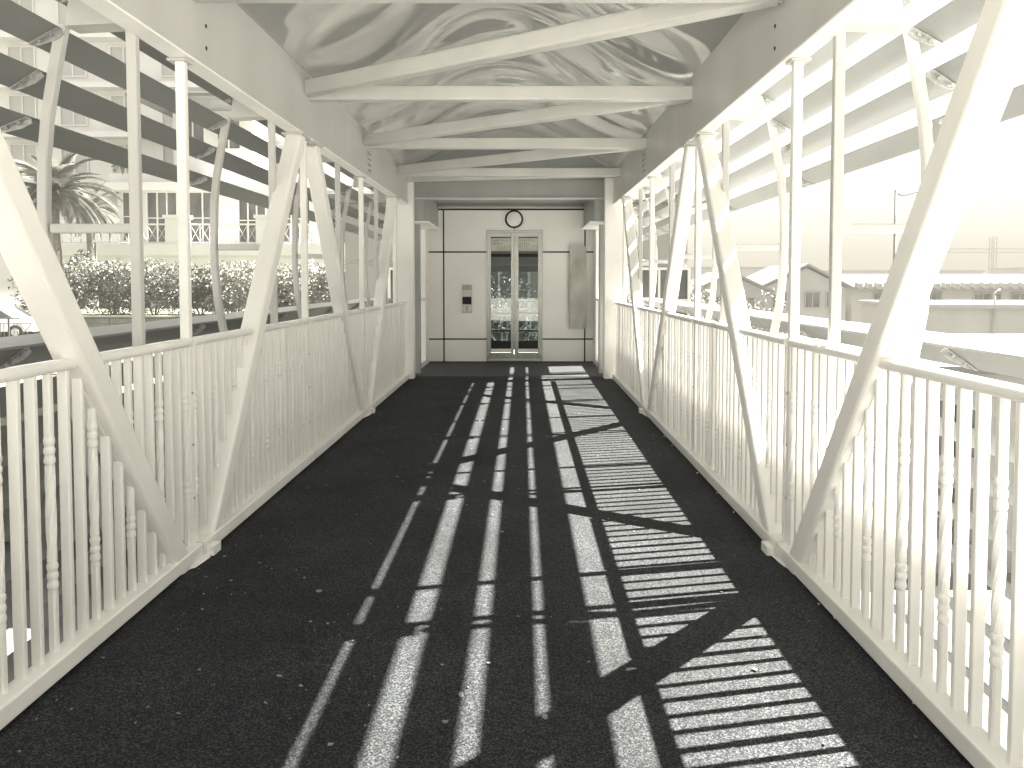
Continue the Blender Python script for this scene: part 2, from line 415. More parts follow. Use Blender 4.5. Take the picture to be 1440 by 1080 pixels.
for sd in (-1, 1):
    t = thing('louver_screen', f'curved screen of long metal louvers and ribs outside the {SIDE[sd]} truss', 'louver screen', (sd*2.1+(.055 if sd < 0 else 0), 3.7, 0))
    o0 = Vector((sd*2.1, 3.7, 0))
    def loc(m_):
        m_.v = [(x-o0.x, y-o0.y, z) for x, y, z in m_.v]; return m_
    for y in RIBS:
        m_ = MB(); rings = []
        for i, (x, z) in enumerate(RIBC):
            xp, zp = RIBC[max(i-1, 0)]; xn, zn = RIBC[min(i+1, len(RIBC)-1)]
            d = Vector((xn-xp, zn-zp)).normalized(); nn = Vector((-d.y, d.x))
            rings.append([(sd*(x+nn.x*a), y+b, z+nn.y*a) for a, b in rrect(.048, .05, .006, 1)])
        m_.loft(rings); loc(m_).build('rib', M['outer'], t)
        loc(MB().beam((sd*1.715, y, -.1), (sd*1.715, y, CH0+.03), .042, .05, .007, up=(1, 0, 0))).build('outer_post', M['outer'], t)
        loc(MB().beam((sd*1.737, y, 1.755), (sd*2.12, y, 1.755), .04, .045, .006)).build('strut', M['outer'], t)
        loc(MB().prism([(sd*1.692, 2.715), (sd*2.00, 2.70), (sd*1.985, 2.80), (sd*1.92, 3.02), (sd*1.86, 3.24), (sd*1.692, 3.24)], 'y', y-.06, y+.06)).build('outrigger', M['beam'], t)
        loc(MB().beam((sd*1.6, y, -.16), (sd*1.80, y, -.16), .08, .12, .006)).build('deck_outrigger', M['outer'], t)
    edges = [(RIBS[i], RIBS[i+1]) for i in range(len(RIBS)-1)]
    bm_ = None
    for k, (A, B) in enumerate(LV):
        for y0, y1 in edges:
            loc(blade(sd, A, B, y0+.002, y1-.002)).build('louver', M['louver'], t)
    for k, (A, B) in enumerate(LOW):
        for y0, y1 in edges:
            if y0 > 11.2: continue
            if sd > 0: B = (A[0]+.09, A[1]-.12)
            else: B = (A[0]+.055, A[1]-.155)
            loc(blade(sd, A, B, y0+.002, y1-.002)).build('lower_louver', M['louver'], t)
    # sill member: flat top, sloping underside
    for y0, y1 in edges:
        poly = [(sd*2.235, 1.183), (sd*2.24, 1.195), (sd*2.66, 1.20), (sd*2.67, 1.17), (sd*2.38, 1.078)]
        loc(MB().prism(poly, 'y', y0+.002, y1-.002)).build('sill_louver', M['louver'], t)
    # brackets at every rib
    for A, B in LV+[((2.235, 1.183), (2.38, 1.078))]:
        (xa, za), (xb, zb) = A, B
        m_ = MB()
        dx, dz = xb-xa, zb-za; L = math.hypot(dx, dz); ux, uz = dx/L, dz/L; px, pz = uz, -ux
        if pz > 0: px, pz = -px, -pz
        poly = [(sd*(xa+px*.004), za+pz*.004), (sd*(xb+px*.004), zb+pz*.004), (sd*(xb-ux*.03+px*.02), zb-uz*.03+pz*.02), (sd*(xa+ux*.05+px*.034), za+uz*.05+pz*.034), (sd*(xa+px*.03), za+pz*.03)]
        m_.prism(poly, 'y', -.003, .003)
        a2 = MB().prism([(sd*(xa+px*.002), za+pz*.002), (sd*(xb+px*.002), zb+pz*.002), (sd*(xb+px*.007), zb+pz*.007), (sd*(xa+px*.007), za+pz*.007)], 'y', -.036, -.003)
        m_.add(a2.v, a2.f)
        for q in (.3, .68):
            cx, cz = xa+dx*q, za+dz*q
            b2 = MB().tube([(sd*(cx+px*.007), -.02, cz+pz*.007), (sd*(cx+px*.019), -.02, cz+pz*.019)], .009, 6, False); m_.add(b2.v, b2.f)
        me = m_.mesh('bracket', M['galv'])
        for y in RIBS: link_mesh('bracket', me, t, (-o0.x, y-.03-o0.y, 0))

# ------------------------------------------------------------------ roof canopy: vaulted polished lining, cross beams, plan braces
t = thing('roof_canopy', 'vaulted polished metal roof with white cross beams and slanting braces over the walkway', 'roof', (0, 3, 3.1))
def roof_z(x, y):
    u = abs(x)/1.62
    z = 3.15+.42*(1-u**2.6)
    z += (.013*math.sin(2*math.pi*(y+.62*math.cos(math.pi*x/1.25)+.12*math.sin(x*1.3+y))/.92) + .0022*math.sin(2*math.pi*(y+.62*math.cos(math.pi*x/1.25))/.40))*(1-u**6) + .007*math.sin(x*4.2+1.9*math.sin(y*1.39))
    return z
m_ = MB(); nx, ny = 120, 420; vs = []; fs = []
for j in range(ny+1):
    y = Y0+(Y1-Y0)*j/ny
    for i in range(nx+1):
        x = -1.60+3.20*i/nx; vs.append((x, y-3, roof_z(x, y)-3.1))
for j in range(ny):
    for i in range(nx):
        a = j*(nx+1)+i; fs.append((a, a+1, a+nx+2, a+nx+1))
m_.add(vs, fs, True); m_.build('roof_lining', M['lining'], t)
m_ = MB(); m_.prism([(-1.95, 3.26), (-1.0, 3.68), (0, 3.76), (1.0, 3.68), (1.95, 3.26), (1.95, 3.30), (1.0, 3.74), (0, 3.82), (-1.0, 3.74), (-1.95, 3.30)], 'y', Y0, Y1)
m_.v = [(x, y-3, z-3.1) for x, y, z in m_.v]; m_.build('roof_sheet', M['roof'], t)
for y in NODES:
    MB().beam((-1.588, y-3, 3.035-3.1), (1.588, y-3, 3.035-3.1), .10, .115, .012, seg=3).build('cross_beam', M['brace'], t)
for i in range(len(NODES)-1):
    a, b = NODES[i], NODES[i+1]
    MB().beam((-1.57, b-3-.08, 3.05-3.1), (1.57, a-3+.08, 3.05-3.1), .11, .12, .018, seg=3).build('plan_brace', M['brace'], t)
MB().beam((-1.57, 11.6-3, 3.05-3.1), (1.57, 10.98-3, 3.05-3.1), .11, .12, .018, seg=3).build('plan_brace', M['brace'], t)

# ------------------------------------------------------------------ lift lobby portal
t = thing('lobby_portal', 'grey and white portal frame with columns and soffit around the lift landing', 'portal', (0, 12, 0))
def PL(m_): m_.v = [(x, y-12, z) for x, y, z in m_.v]; return m_
for sd in (-1, 1):
    x0, x1 = sorted((sd*1.47, sd*1.78)); PL(MB().box(x0, x1, 11.78, 11.98, -.02, 3.2)).build('column', M['white'], t)
    x0, x1 = sorted((sd*1.45, sd*1.78)); PL(MB().box(x0, x1, 12.36, 12.54, -.02, 2.43)).build('column', M['portal'], t)
    x0, x1 = sorted((sd*1.51, sd*1.78)); PL(MB().box(x0, x1, 13.62, 14.10, -.02, 2.43)).build('column', M['white'], t)
    x0, x1 = sorted((sd*1.33, sd*1.80)); PL(MB().box(x0, x1, 12.0, 14.10, 2.44, 3.25)).build('side_beam', M['portal'], t)
    x0, x1 = sorted((sd*1.25, sd*1.80)); PL(MB().box(x0, x1, 11.99, 13.6, 2.415, 2.438)).build('side_beam_flange', M['white'], t)
    x0, x1 = sorted((sd*1.52, sd*1.60)); PL(MB().box(x0, x1, 12.54, 13.62, .012, .10)).build('side_kerb', M['white'], t)
    x0, x1 = sorted((sd*1.50, sd*1.62)); PL(MB().box(x0, x1, 12.54, 13.62, 1.17, 1.21)).build('side_rail', M['white'], t)
PL(MB().box(-1.78, 1.78, 11.99, 12.02, 2.80, 3.25)).build('front_beam', M['portal'], t)
PL(MB().box(-1.46, 1.46, 11.94, 12.10, 2.775, 2.797)).build('front_beam_flange', M['brace'], t)
PL(MB().box(-1.97, 1.97, 11.76, 11.975, 3.08, 3.93)).build('gable', M['portal'], t)
PL(MB().box(-1.78, 1.78, 12.10, 14.3, 2.90, 2.98)).build('soffit', M['portal'], t)
PL(MB().box(-1.32, 1.32, 13.92, 14.08, 2.825, 2.85)).build('rear_beam_flange', M['brace'], t)
PL(MB().box(-1.32, 1.32, 13.96, 14.04, 2.852, 2.898)).build('rear_beam', M['portal'], t)
PL(MB().box(-1.9, 1.9, 11.98, 17.2, 3.26, 3.32)).build('flat_roof', M['roof'], t)

# lift wall with separate panels and recessed black joints
t = thing('lift_wall', 'cream enamel panel wall with black joints around the lift doors', 'wall', (0, 14.1, 0))
def WP(m_): m_.v = [(x, y-14.1, z) for x, y, z in m_.v]; return m_
WP(MB().box(-1.78, -.452, 14.14, 14.2, -.02, 2.9)).build('backing', M['black'], t)
WP(MB().box(.578, 1.78, 14.14, 14.2, -.02, 2.9)).build('backing', M['black'], t)
WP(MB().box(-.452, .578, 14.14, 14.2, 2.44, 2.9)).build('backing', M['black'], t)
g = .014
cols = [(-1.75, -1.236-g), (-1.236+g, -.452), (.578, 1.355-g), (1.355+g, 1.75)]
rows = [(.03, .44-g), (.44+g, 2.04-g), (2.04+g, 2.80)]
for ci, (x0, x1) in enumerate(cols):
    for ri, (z0, z1) in enumerate(rows):
        if ri == 2 and ci == 1: x1 = .056-.006
        if ri == 2 and ci == 2: x0 = .056+.006
        if ri == 2 and ci in (1, 2):
            # top panel notched over the doors
            if ci == 1: poly = [(x0, z0), (-.452, z0), (-.452, 2.44), (x1, 2.44), (x1, z1), (x0, z1)]
            else: poly = [(x0, 2.44), (.578, 2.44), (.578, z0), (x1, z0), (x1, z1), (x0, z1)]
            WP(MB().prism(poly, 'y', 14.10, 14.136)).build('panel', M['wallpan'], t)
        else:
            WP(MB().beam(((x0+x1)/2, 14.10, (z0+z1)/2), ((x0+x1)/2, 14.136, (z0+z1)/2), x1-x0, z1-z0, .004, seg=1)).build('panel', M['wallpan'], t)

# lift doors
t = thing('lift_doors', 'pair of steel framed glass lift doors at the end of the walkway', 'lift doors', (.06, 14.1, 0))
def LD(m_): m_.v = [(x-.06, y-14.1, z) for x, y, z in m_.v]; return m_
m_ = MB(); m_.box(-.45, -.425, 14.09, 14.2, .03, 2.435); m_.box(.55, .575, 14.09, 14.2, .03, 2.435); m_.box(-.425, .55, 14.09, 14.2, 2.40, 2.435)
LD(m_).build('door_surround', M['steel'], t)
LD(MB().box(-.45, .575, 14.085, 14.3, -.01, .022)).build('door_sill', M['black'], t)
for (x0, x1, g0, g1) in ((-.423, .052, -.372, .0), (.060, .548, .135, .497)):
    m_ = MB()
    m_.box(x0, g0, 14.13, 14.17, .08, 2.398); m_.box(g1, x1, 14.13, 14.17, .08, 2.398)
    m_.box(g0, g1, 14.13, 14.17, .08, .185); m_.box(g0, g1, 14.13, 14.17, 2.32, 2.398)
    leaf = LD(m_).build('door_leaf', M['steel'], t)
    LD(MB().box(g0, g1, 14.146, 14.154, .185, 2.32)).build('pane', M['glass'], leaf)
    LD(MB().box(g0+.002, g1-.002, 14.140, 14.144, 2.06, 2.30)).build('header_panel', M['stained'], leaf)
    LD(MB().box(g0+.002, g1-.002, 14.140, 14.144, 1.952, 2.012)).build('black_strip', M['black'], leaf)
    LD(MB().box(g0+.002, g1-.002, 14.140, 14.144, .262, .404)).build('kick_strip', M['black'], leaf)
    LD(MB().box(g0+.002, g1-.002, 14.140, 14.144, .195, .259)).build('kick_light', M['cream'], leaf)
    st = LD(MB().box(g0+.012, g1-.012, 14.1365, 14.139, 2.165, 2.285)).build('notice_sticker', M['sticker'], leaf)
    m_ = MB(); rn = random.Random(3)
    n = 8
    for r_ in range(2):
        for k in range(n):
            cx = g0+.04+k*.037; cz = 2.252-.055*r_
            if r_ == 1 and k > 4: continue
            for q in range(4):       # brush-like strokes of tiny block characters
                if rn.random() < .5: m_.box(cx-.011, cx+.011, 14.1345, 14.136, cz-.014+q*.009, cz-.010+q*.009)
                else:
                    ox = rn.uniform(-.009, .007); m_.box(cx+ox, cx+ox+.004, 14.1345, 14.136, cz-.015, cz+.013)
    LD(m_).build('printing', M['ink'], st)

# call station, round mirror, steel board
t = thing('call_station', 'slim lift call panel with black display left of the lift doors', 'call panel', (-.81, 14.1, 1.18))
def CS(m_): m_.v = [(x+.81, y-14.1, z-1.18) for x, y, z in m_.v]; return m_
CS(MB().beam((-.81, 14.085, 1.182), (-.81, 14.098, 1.182), .175, .515, .008, seg=1)).build('back_plate', M['stained'], t)
CS(MB().box(-.893, -.727, 14.076, 14.084, 1.225, 1.345)).build('light_plate', M['sticker'], t)
CS(MB().box(-.890, -.730, 14.070, 14.084, 1.085, 1.218)).build('display', M['black'], t)
CS(MB().box(-.893, -.727, 14.076, 14.084, .94, 1.075)).build('button_plate', M['steel'], t)
def text(s_, size, m, parent, loc_, rot=(R(90), 0, 0), name='lettering'):
    cu = bpy.data.curves.new(name, 'FONT'); cu.body = s_; cu.size = size; cu.extrude = .001; cu.align_x = 'CENTER'; cu.align_y = 'CENTER'
    o = bpy.data.objects.new(name, cu); COL.objects.link(o); o.location = loc_; o.rotation_euler = rot; cu.materials.append(m)
    dg = bpy.context.evaluated_depsgraph_get(); me = bpy.data.meshes.new_from_object(o.evaluated_get(dg))
    bpy.data.objects.remove(o); o = bpy.data.objects.new(name, me); COL.objects.link(o); o.location = loc_; o.rotation_euler = rot
    if parent: o.parent = parent
    return o
text('2', .10, M['ink'], t, (0, -.0255, -.175))
t = thing('round_mirror', 'round convex mirror in a black rim above the lift doors', 'mirror', (.056, 14.1, 2.636))
m_ = MB(); rings = []
for k in range(9):
    a = 2*math.pi*k/8; rr = .150+.017*math.cos(a); yy = -.03+.018*math.sin(a)
    rings.append([(rr*math.cos(u), yy, rr*math.sin(u)) for u in [2*math.pi*j/40 for j in range(40)]])
m_.loft(rings, True, False); m_.build('rim', M['black'], t)
m_ = MB(); rings = []
for k in range(7):
    rr = .150*math.cos(k/6*math.pi/2*.98); yy = -.02-.03*math.sin(k/6*math.pi/2)
    rings.append([(rr*math.cos(u), yy, rr*math.sin(u)) for u in [2*math.pi*j/32 for j in range(32)]])
m_.loft(rings, True, True); m_.build('mirror_dome', M['wallpan'], t)
t = thing('steel_board', 'tall stained steel board fixed to the wall right of the lift doors', 'board', (1.222, 14.1, 1.39))
MB().beam((0, -.075, 0), (0, -.005, 0), .30, 1.50, .006, seg=1).build('face', M['stained'], t)
m_ = MB().box(-.12, .12, -.0045, -.0005, -.7, .7); m_.build('mount', M['black'], t)

# lift car behind the doors
t = thing('lift_car', 'glass backed lift car seen through the lift doors', 'lift car', (.06, 15, 0))
def LC(m_): m_.v = [(x-.06, y-15, z) for x, y, z in m_.v]; return m_
LC(MB().box(-.95, 1.07, 14.32, 15.8, -.06, .0)).build('car_floor', M['cream'], t)
LC(MB().box(-.95, 1.07, 14.32, 15.8, 2.5, 2.56)).build('car_ceiling', M['portal'], t)
for x in (-.95, 1.03): LC(MB().box(x, x+.04, 14.32, 15.8, 0, 2.5)).build('side_wall', M['steel'], t)
LC(MB().box(-.91, 1.03, 15.78, 15.82, 1.83, 2.5)).build('rear_header', M['cream'], t)
LC(MB().box(-.91, 1.03, 15.76, 15.80, 1.70, 1.826)).build('rear_band', M['portal'], t)
LC(MB().box(-.91, 1.03, 15.79, 15.80, .28, 1.70)).build('rear_glass', M['glassclear'], t)
LC(MB().box(-.91, 1.03, 15.78, 15.82, .10, .28)).build('rear_kick', M['black'], t)
LC(MB().tube([(-.9, 15.70, .85), (1.02, 15.70, .85)], .018, 8)).build('handrail', M['bolt'], t)
LC(MB().box(-.91, 1.03, 15.77, 15.785, .47, .50)).build('rear_rail', M['black'], t)

# ------------------------------------------------------------------ litter on the deck
m_ = MB(); rl = random.Random(11)
def fleck(x, y, r, z=.002):
    n = rl.choice((5, 6, 7)); a0 = rl.random()*6.28; el = rl.uniform(.35, .9); pts = []
    for k in range(n):
        a = 2*math.pi*k/n; rr = r*rl.uniform(.7, 1.15)
        u, v = rr*math.cos(a), rr*el*math.sin(a)
        pts.append((x+u*math.cos(a0)-v*math.sin(a0), y+u*math.sin(a0)+v*math.cos(a0), z+rl.uniform(0, .006)))
    top = [(p[0], p[1], p[2]+.0015) for p in pts]
    m_.loft([pts, top])
for k in range(430):
    y = 1.7+9.8*rl.random()**1.2; x = rl.uniform(-1.5, 1.5)
    if rl.random() < .45: x = -1.5+abs(rl.gauss(0, .8))
    fleck(max(-1.52, min(1.5, x)), y, rl.choice((.003, .004, .005, .006, .008, .011)))
for x, y, r in ((.62, 2.9, .022), (.07, 2.95, .012), (-.02, 2.72, .017), (.28, 2.58, .016), (-.42, 2.42, .012), (-.65, 3.3, .014), (-.78, 3.65, .016), (1.1, 2.9, .014), (-.72, 2.85, .014)):
    fleck(x, y, r)
tag(m_.build('petal_litter', M['petal']), 'small pale petals and paper scraps scattered over the dark deck', 'litter', kind='stuff')
m_ = MB()
for sd in (-1, 1):
    for k in range(16):
        y = rl.uniform(1.5, 11); n = 6; r = rl.uniform(.004, .012); x = sd*(HW-rl.uniform(-.01, .02))
        pts = [(x+r*.8*math.cos(6.28*q/n)*rl.uniform(.6, 1.2), y+r*1.5*math.sin(6.28*q/n)*rl.uniform(.6, 1.2), .002) for q in range(n)]
        m_.loft([pts, [(p[0], p[1], .0045) for p in pts]])
tag(m_.build('paint_spill', M['rail']), 'ragged white paint splashes along both edges of the deck', 'paint splashes', kind='stuff')

# ================================================================== surroundings
def fl(x0, x1, y0, y1, z, name, m, label, th=.4):
    return struct(MB().box(x0, x1, y0, y1, z-th, z).build(name, m), label)
M['farsteel'] = mat('weathered_steel', (.13, .13, .125), .6)
M['farwall'] = mat('faded_wall', (.31, .305, .29), .85, noise=(.4, .1, 5, (1, 1, .5)))
M['bounce_floor'] = mat('bounce_paving', (.52, .515, .49), .8, noise=(.7, .15, 6, (1, 1, 1)))  # bright base colour for the added floor that bounces sunlight
M['palewin'] = mat('pale_window', (.36, .36, .345), .3)  # pale glass, so the upper hotel windows look faint
M['asph2'] = mat('road_asphalt', (.075, .08, .08), .85, noise=(.5, .25, 6, (1, 1, 1)))
M['pave'] = mat('sunlit_paving', (.14, .14, .135), .8, noise=(.7, .15, 6, (1, 1, 1)))
fl(-900, 900, -300, 1500, -6.2, 'ground', M['pave'], 'pale ground around and below the footbridge')
fl(-5.2, 5.0, -60, 13.5, -6.0, 'road', M['asph2'], 'road passing underneath the footbridge')
fl(-120, -5.4, 22, 80, -1.15, 'podium', M['pave'], 'raised paved terrace left of the footbridge', 4.9)
fl(-60, -5.6, 36.5, 47, -.15, 'planting_bed', M['rubble'], 'raised planting bed under the hotel balcony', .99)
fl(-30, 8, 17.6, 80, -1.2, 'planted_bank', M['rubble'], 'planted bank behind the lift tower', .75)

fl(-14, 14, -40, -1.0, 0.0, 'bounce_floor', M['bounce_floor'], 'unseen pale paved floor added behind the camera to bounce sunlight into the footbridge', .5)  # unseen floor, added to brighten the faces turned to the camera
# ------- leaves
def leafmass(name, c, size, n, ls, m, parent=None, seed=1, lump=6, drop=.3):
    rr = random.Random(seed); mm = MB(); cx, cy, cz = c; sx, sy, sz = size
    lumps = [(rr.uniform(-.8, .8), rr.uniform(-.7, .7), rr.uniform(-.8, .75), rr.uniform(.25, .5)) for _ in range(lump)]
    for i in range(n):
        lx, ly, lz, lr = rr.choice(lumps)
        a = rr.uniform(0, 6.283); b = math.acos(rr.uniform(-1, 1)); q = lr*rr.uniform(.7, 1.05)
        p = Vector((cx+(lx+q*math.sin(b)*math.cos(a))*sx/2, cy+(ly+q*math.sin(b)*math.sin(a))*sy/2, cz+(lz+q*math.cos(b)*1.1)*sz/2))
        d = Vector((rr.gauss(0, 1), rr.gauss(0, 1), rr.gauss(.2, .8))).normalized(); s_ = d.cross(Vector((rr.gauss(0, 1), rr.gauss(0, 1), rr.gauss(0, 1)))).normalized()
        L = ls*rr.uniform(.6, 1.3); W = L*rr.uniform(.3, .5)
        mm.add([p-d*L*.5, p+s_*W*.5, p+d*L*.5+Vector((0, 0, -drop*L*.3)), p-s_*W*.5], [(0, 1, 2, 3)])
    me = bpy.data.meshes.new(name); me.from_pydata(mm.v, [], mm.f); me.materials.append(m)
    o = bpy.data.objects.new(name, me); COL.objects.link(o)
    if parent: o.parent = parent
    return o
def bush(x, y, z, wd, dp, h, n, label, m='leaf', ls=.2, seed=1, lump=14):
    t = thing('bush', label, 'bush', (x, y, z), 'shrubs in the planting around the bridge')
    leafmass('foliage', (0, 0, h*.55), (wd, dp, h), n, ls, M[m], t, seed, lump)
    mm = MB()
    for k in range(5): 
        a = k*1.3; mm.tube([(0, 0, -.2), (math.cos(a)*wd*.2, math.sin(a)*dp*.2, h*.6)], .03, 5)
    mm.build('stem', M['trunk'], t)
# hedge on the left terrace (bushes x position from left to right)
HB = [(-22.6, 38, 3.2, 'dark dense bush at the left end of the hedge beyond the terrace fence', 'leaf'),
      (-20.3, 38.5, 3.3, 'rounded dark bush second from the left in the hedge', 'leaf'),
      (-18.0, 38, 3.2, 'dark bush with grassy blades in the middle of the hedge', 'leaf'),
      (-15.9, 38.5, 3.2, 'dark bush seen between the two nearest left posts', 'leaf'),
      (-13.7, 37.5, 3.0, 'pale leafy bush right of the dark hedge', 'leafpale'),
      (-11.5, 36, 3.0, 'pale bush under the hotel balcony', 'leafpale'),
      (-9.6, 36, 3.2, 'pale sunlit bush behind the far left posts', 'leafpale'),
      (-7.6, 34, 3.0, 'pale bush nearest the lift lobby on the left', 'leafpale')]
for i, (x, y, wd, lab, mm_) in enumerate(HB):
    bush(x, y, -.2, wd+.6, 2.0, 2.5, 5200, lab, mm_, .17, 20+i, 34)
bush(-24.2, 42, -.2, 2.2, 2, 3.6, 1500, 'tall loose shrub beside the palm trunk', 'leaf', .3, 41)

# ornamental black fence on the terrace
t = thing('iron_fence', 'low black iron fence with crossed bars on the left terrace', 'fence', (-20, 34, -1.15))
mm = 0
for k in range(12):
    x0 = -9+k*1.5-2.6
    f = MB()
    f.box(x0, x0+.05, 0, .05, 0, 1.05); f.build('post', M['iron'], t)
    f = MB(); f.box(x0+.05, x0+1.5, .01, .04, 1.0, 1.05); f.box(x0+.05, x0+1.5, .01, .04, .12, .15); f.box(x0+.05, x0+1.5, .01, .04, .78, .80)
    f.beam((x0+.5, .025, .14), (x0+1.05, .025, .79), .02, .02, .002); f.beam((x0+1.05, .02, .14), (x0+.5, .02, .79), .02, .02, .002)
    for q in (.25, .4, 1.15, 1.3): f.box(x0+q, x0+q+.02, .015, .035, .15, .78)
    f.build('fence_panel', M['iron'], t)

# palm
def frond_mesh(L, seed):
    rr = random.Random(seed); f = MB(); n = 38; pts = []
    for k in range(n+1):
        u = k/n; pts.append(Vector((L*(u-.12*u*u), 0, L*(.32*u-.75*u*u))))
    f.tube(pts, [.03*(1-k/n)+.006 for k in range(n+1)], 5)
    for k in range(4, n+1):
        for s_ in (-1, 1):
            for e in range(3):
                p = pts[k]+(pts[k-1]-pts[k])*e/3; ll = L*.24*math.sin(math.pi*(.15+.8*k/n))*rr.uniform(.8, 1.1)
                tip = p+Vector((ll*.55, s_*ll*.75, -ll*rr.uniform(.15, .5))); wv = Vector((.026, 0, .012))
                f.add([p-wv, p+wv, tip], [(0, 1, 2)])
    me = bpy.data.meshes.new('frond'); me.from_pydata(f.v, [], f.f); me.materials.append(M['palm']); return me
FM = [frond_mesh(3.1, 1), frond_mesh(2.7, 2), frond_mesh(2.3, 3)]
def palm(x, y, z, h, lab, n=44, sc=1):
    t = thing('palm_tree', lab, 'palm tree', (x, y, z))
    tr = MB(); tr.tube([(0.03*math.sin(k), 0, h*k/14) for k in range(15)], [.30-.008*k+.02*(k % 2) for k in range(15)], 12); tr.build('trunk', M['trunk'], t)
    rr = random.Random(int(h*10))
    for k in range(n):
        link_mesh('frond', FM[k % 3], t, (0, 0, h), (0, -R(78-120*(k/n)**.8), k*2.399+rr.uniform(-.2, .2)), (sc,)*3)
palm(-22.2, 37.0, -2, 7.7, 'feathery date palm in front of the white hotel on the left', 52)
palm(-25.3, 45.6, -.2, 6.0, 'smaller palm half hidden behind the date palm', 26, .7)

# hotel on the left
t = thing('hotel', 'white balconied hotel with tall gridded windows left of the footbridge', 'hotel', (-20, 50, -2))
def HT(m_): m_.v = [(x+20, y-50, z+2) for x, y, z in m_.v]; return m_
HT(MB().box(-26.3, -5.8, 50.6, 62, -2, 7.4)).build('wall', M['stucco'], t)
HT(MB().box(-29.2, -5.2, 47.6, 50.6, 2.3, 3.1)).build('balcony_slab', M['stucco'], t)
HT(MB().box(-29.4, -5.0, 47.4, 50.6, 3.1, 3.8)).build('balcony_parapet', M['stucco'], t)
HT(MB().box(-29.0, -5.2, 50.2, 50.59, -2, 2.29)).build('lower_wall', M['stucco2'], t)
for x in (-28.8, -23, -17.5, -12, -6.6): HT(MB().box(x, x+.6, 47.9, 48.5, -2, 2.29)).build('column', M['stucco'], t)
HT(MB().box(-27.2, -5.2, 49.8, 62.4, 7.4, 7.9)).build('cornice', M['stucco'], t)
HT(MB().box(-26.6, -5.6, 50.2, 62.2, 7.9, 8.5)).build('parapet', M['stucco'], t)
def window(parent, fx, x0, x1, z0, z1, y, nx_, nz_, tfm, fr='stucco', gl='window'):
    fm = MB(); d = .09
    fm.box(x0-d, x1+d, y-.14, y-.002, z0-d, z0); fm.box(x0-d, x1+d, y-.14, y-.002, z1, z1+d)
    fm.box(x0-d, x0, y-.14, y-.002, z0, z1); fm.box(x1, x1+d, y-.14, y-.002, z0, z1)
    for k in range(1, nx_): xx = x0+(x1-x0)*k/nx_; fm.box(xx-.04, xx+.04, y-.12, y-.03, z0, z1)
    for k in range(1, nz_): zz = z0+(z1-z0)*k/nz_; fm.box(x0, x1, y-.115, y-.035, zz-.03, zz+.03)
    w_ = tfm(fm).build('window', M[fr], parent)
    for a in range(nx_):
        for b in range(nz_):
            xa, xb = x0+(x1-x0)*a/nx_, x0+(x1-x0)*(a+1)/nx_; za, zb = z0+(z1-z0)*b/nz_, z0+(z1-z0)*(b+1)/nz_
            tfm(MB().box(xa, xb, y-.03, y-.004, za, zb)).build('pane', M[gl], w_)
for x0, x1, z0, z1, a, b in ((-25.9, -25.1, 4.2, 7.3, 1, 2), (-24.3, -22.4, 4.0, 7.3, 3, 2), (-21.6, -19.8, 4.0, 7.3, 2, 2), (-18.3, -16.6, 4.0, 7.0, 3, 2),
                             (-15.5, -13.7, 4.0, 7.2, 3, 2), (-12.6, -10.8, 4.0, 7.2, 2, 2), (-9.8, -8.0, 4.0, 7.2, 3, 2)):
    window(t, 0, x0, x1, z0, z1, 50.6, a, b, HT)
for x0 in (-21.8, -16.2, -10.6):
    HT(MB().box(x0, x0+1.3, 47.5, 48.2, 3.8, 5.4)).build('balcony_pier', M['stucco'], t)
    HT(MB().box(x0-.1, x0+1.4, 47.4, 48.3, 5.4, 5.6)).build('pier_cap', M['stucco'], t)
for x0, x1 in ((-29, -21.9), (-20.4, -16.3), (-14.8, -10.7), (-9.2, -5.2)):
    m_ = MB(); m_.box(x0, x1, 47.9, 47.96, 5.0, 5.1); m_.box(x0, x1, 47.9, 47.96, 3.9, 3.96)
    n = int((x1-x0)/.55)
    for k in range(n+1):
        xx = x0+(x1-x0)*k/n; m_.box(xx-.011, xx+.011, 47.91, 47.95, 3.8, 5.0)
        if k < n:
            x2 = x0+(x1-x0)*(k+1)/n; m_.beam((xx, 47.93, 3.95), (x2, 47.93, 5.0), .018, .018, .003, seg=1); m_.beam((x2, 47.94, 3.95), (xx, 47.94, 5.0), .018, .018, .003, seg=1)
    HT(m_).build('balcony_railing', M['stucco'], t)
# upper set-back storeys
HT(MB().box(-40, -12, 58, 74, 7.9, 24)).build('upper_wall', M['stucco'], t)
for k, z in enumerate((9.6, 13.2, 16.8, 20.4)):
    HT(MB().box(-40.4, -11.6, 56.8, 57.99, z+2.5, z+2.9)).build('upper_balcony', M['stucco'], t)
    for x in (-38, -34.2, -30.4, -26.6, -22.8, -19.0, -15.2): window(t, 0, x, x+1.9, z, z+2.1, 58, 2, 1, HT, 'stucco', 'palewin')
t2 = thing('hip_roof_house', 'white house wing with dark overhanging hip roof above the hotel terrace', 'house', (-18, 46, 8))
def HR(m_): m_.v = [(x+18, y-46, z-8) for x, y, z in m_.v]; return m_
HR(MB().box(-23.2, -17.9, 52, 57, 8.5, 12.9)).build('wall', M['stucco'], t2)
HR(MB().box(-24.2, -17.2, 47.8, 57.6, 12.9, 13.1)).build('eave', M['roofdark'], t2)
m_ = MB(); m_.loft([[(-24.2, 47.8, 13.101), (-17.2, 47.8, 13.101), (-17.2, 57.6, 13.101), (-24.2, 57.6, 13.101)], [(-21.5, 54, 13.8), (-20, 54, 13.8), (-20, 54.2, 13.8), (-21.5, 54.2, 13.8)]])
HR(m_).build('roof', M['roof'], t2)
for x in (-22.6, -20.2): window(t2, 0, x, x+1.5, 10.4, 12.4, 52, 2, 1, HR)
bush(-25.2, 49.2, 8.5, 1.3, 1.2, 1.4, 500, 'small potted shrub up on the hotel terrace', 'leaf', .16, 61)

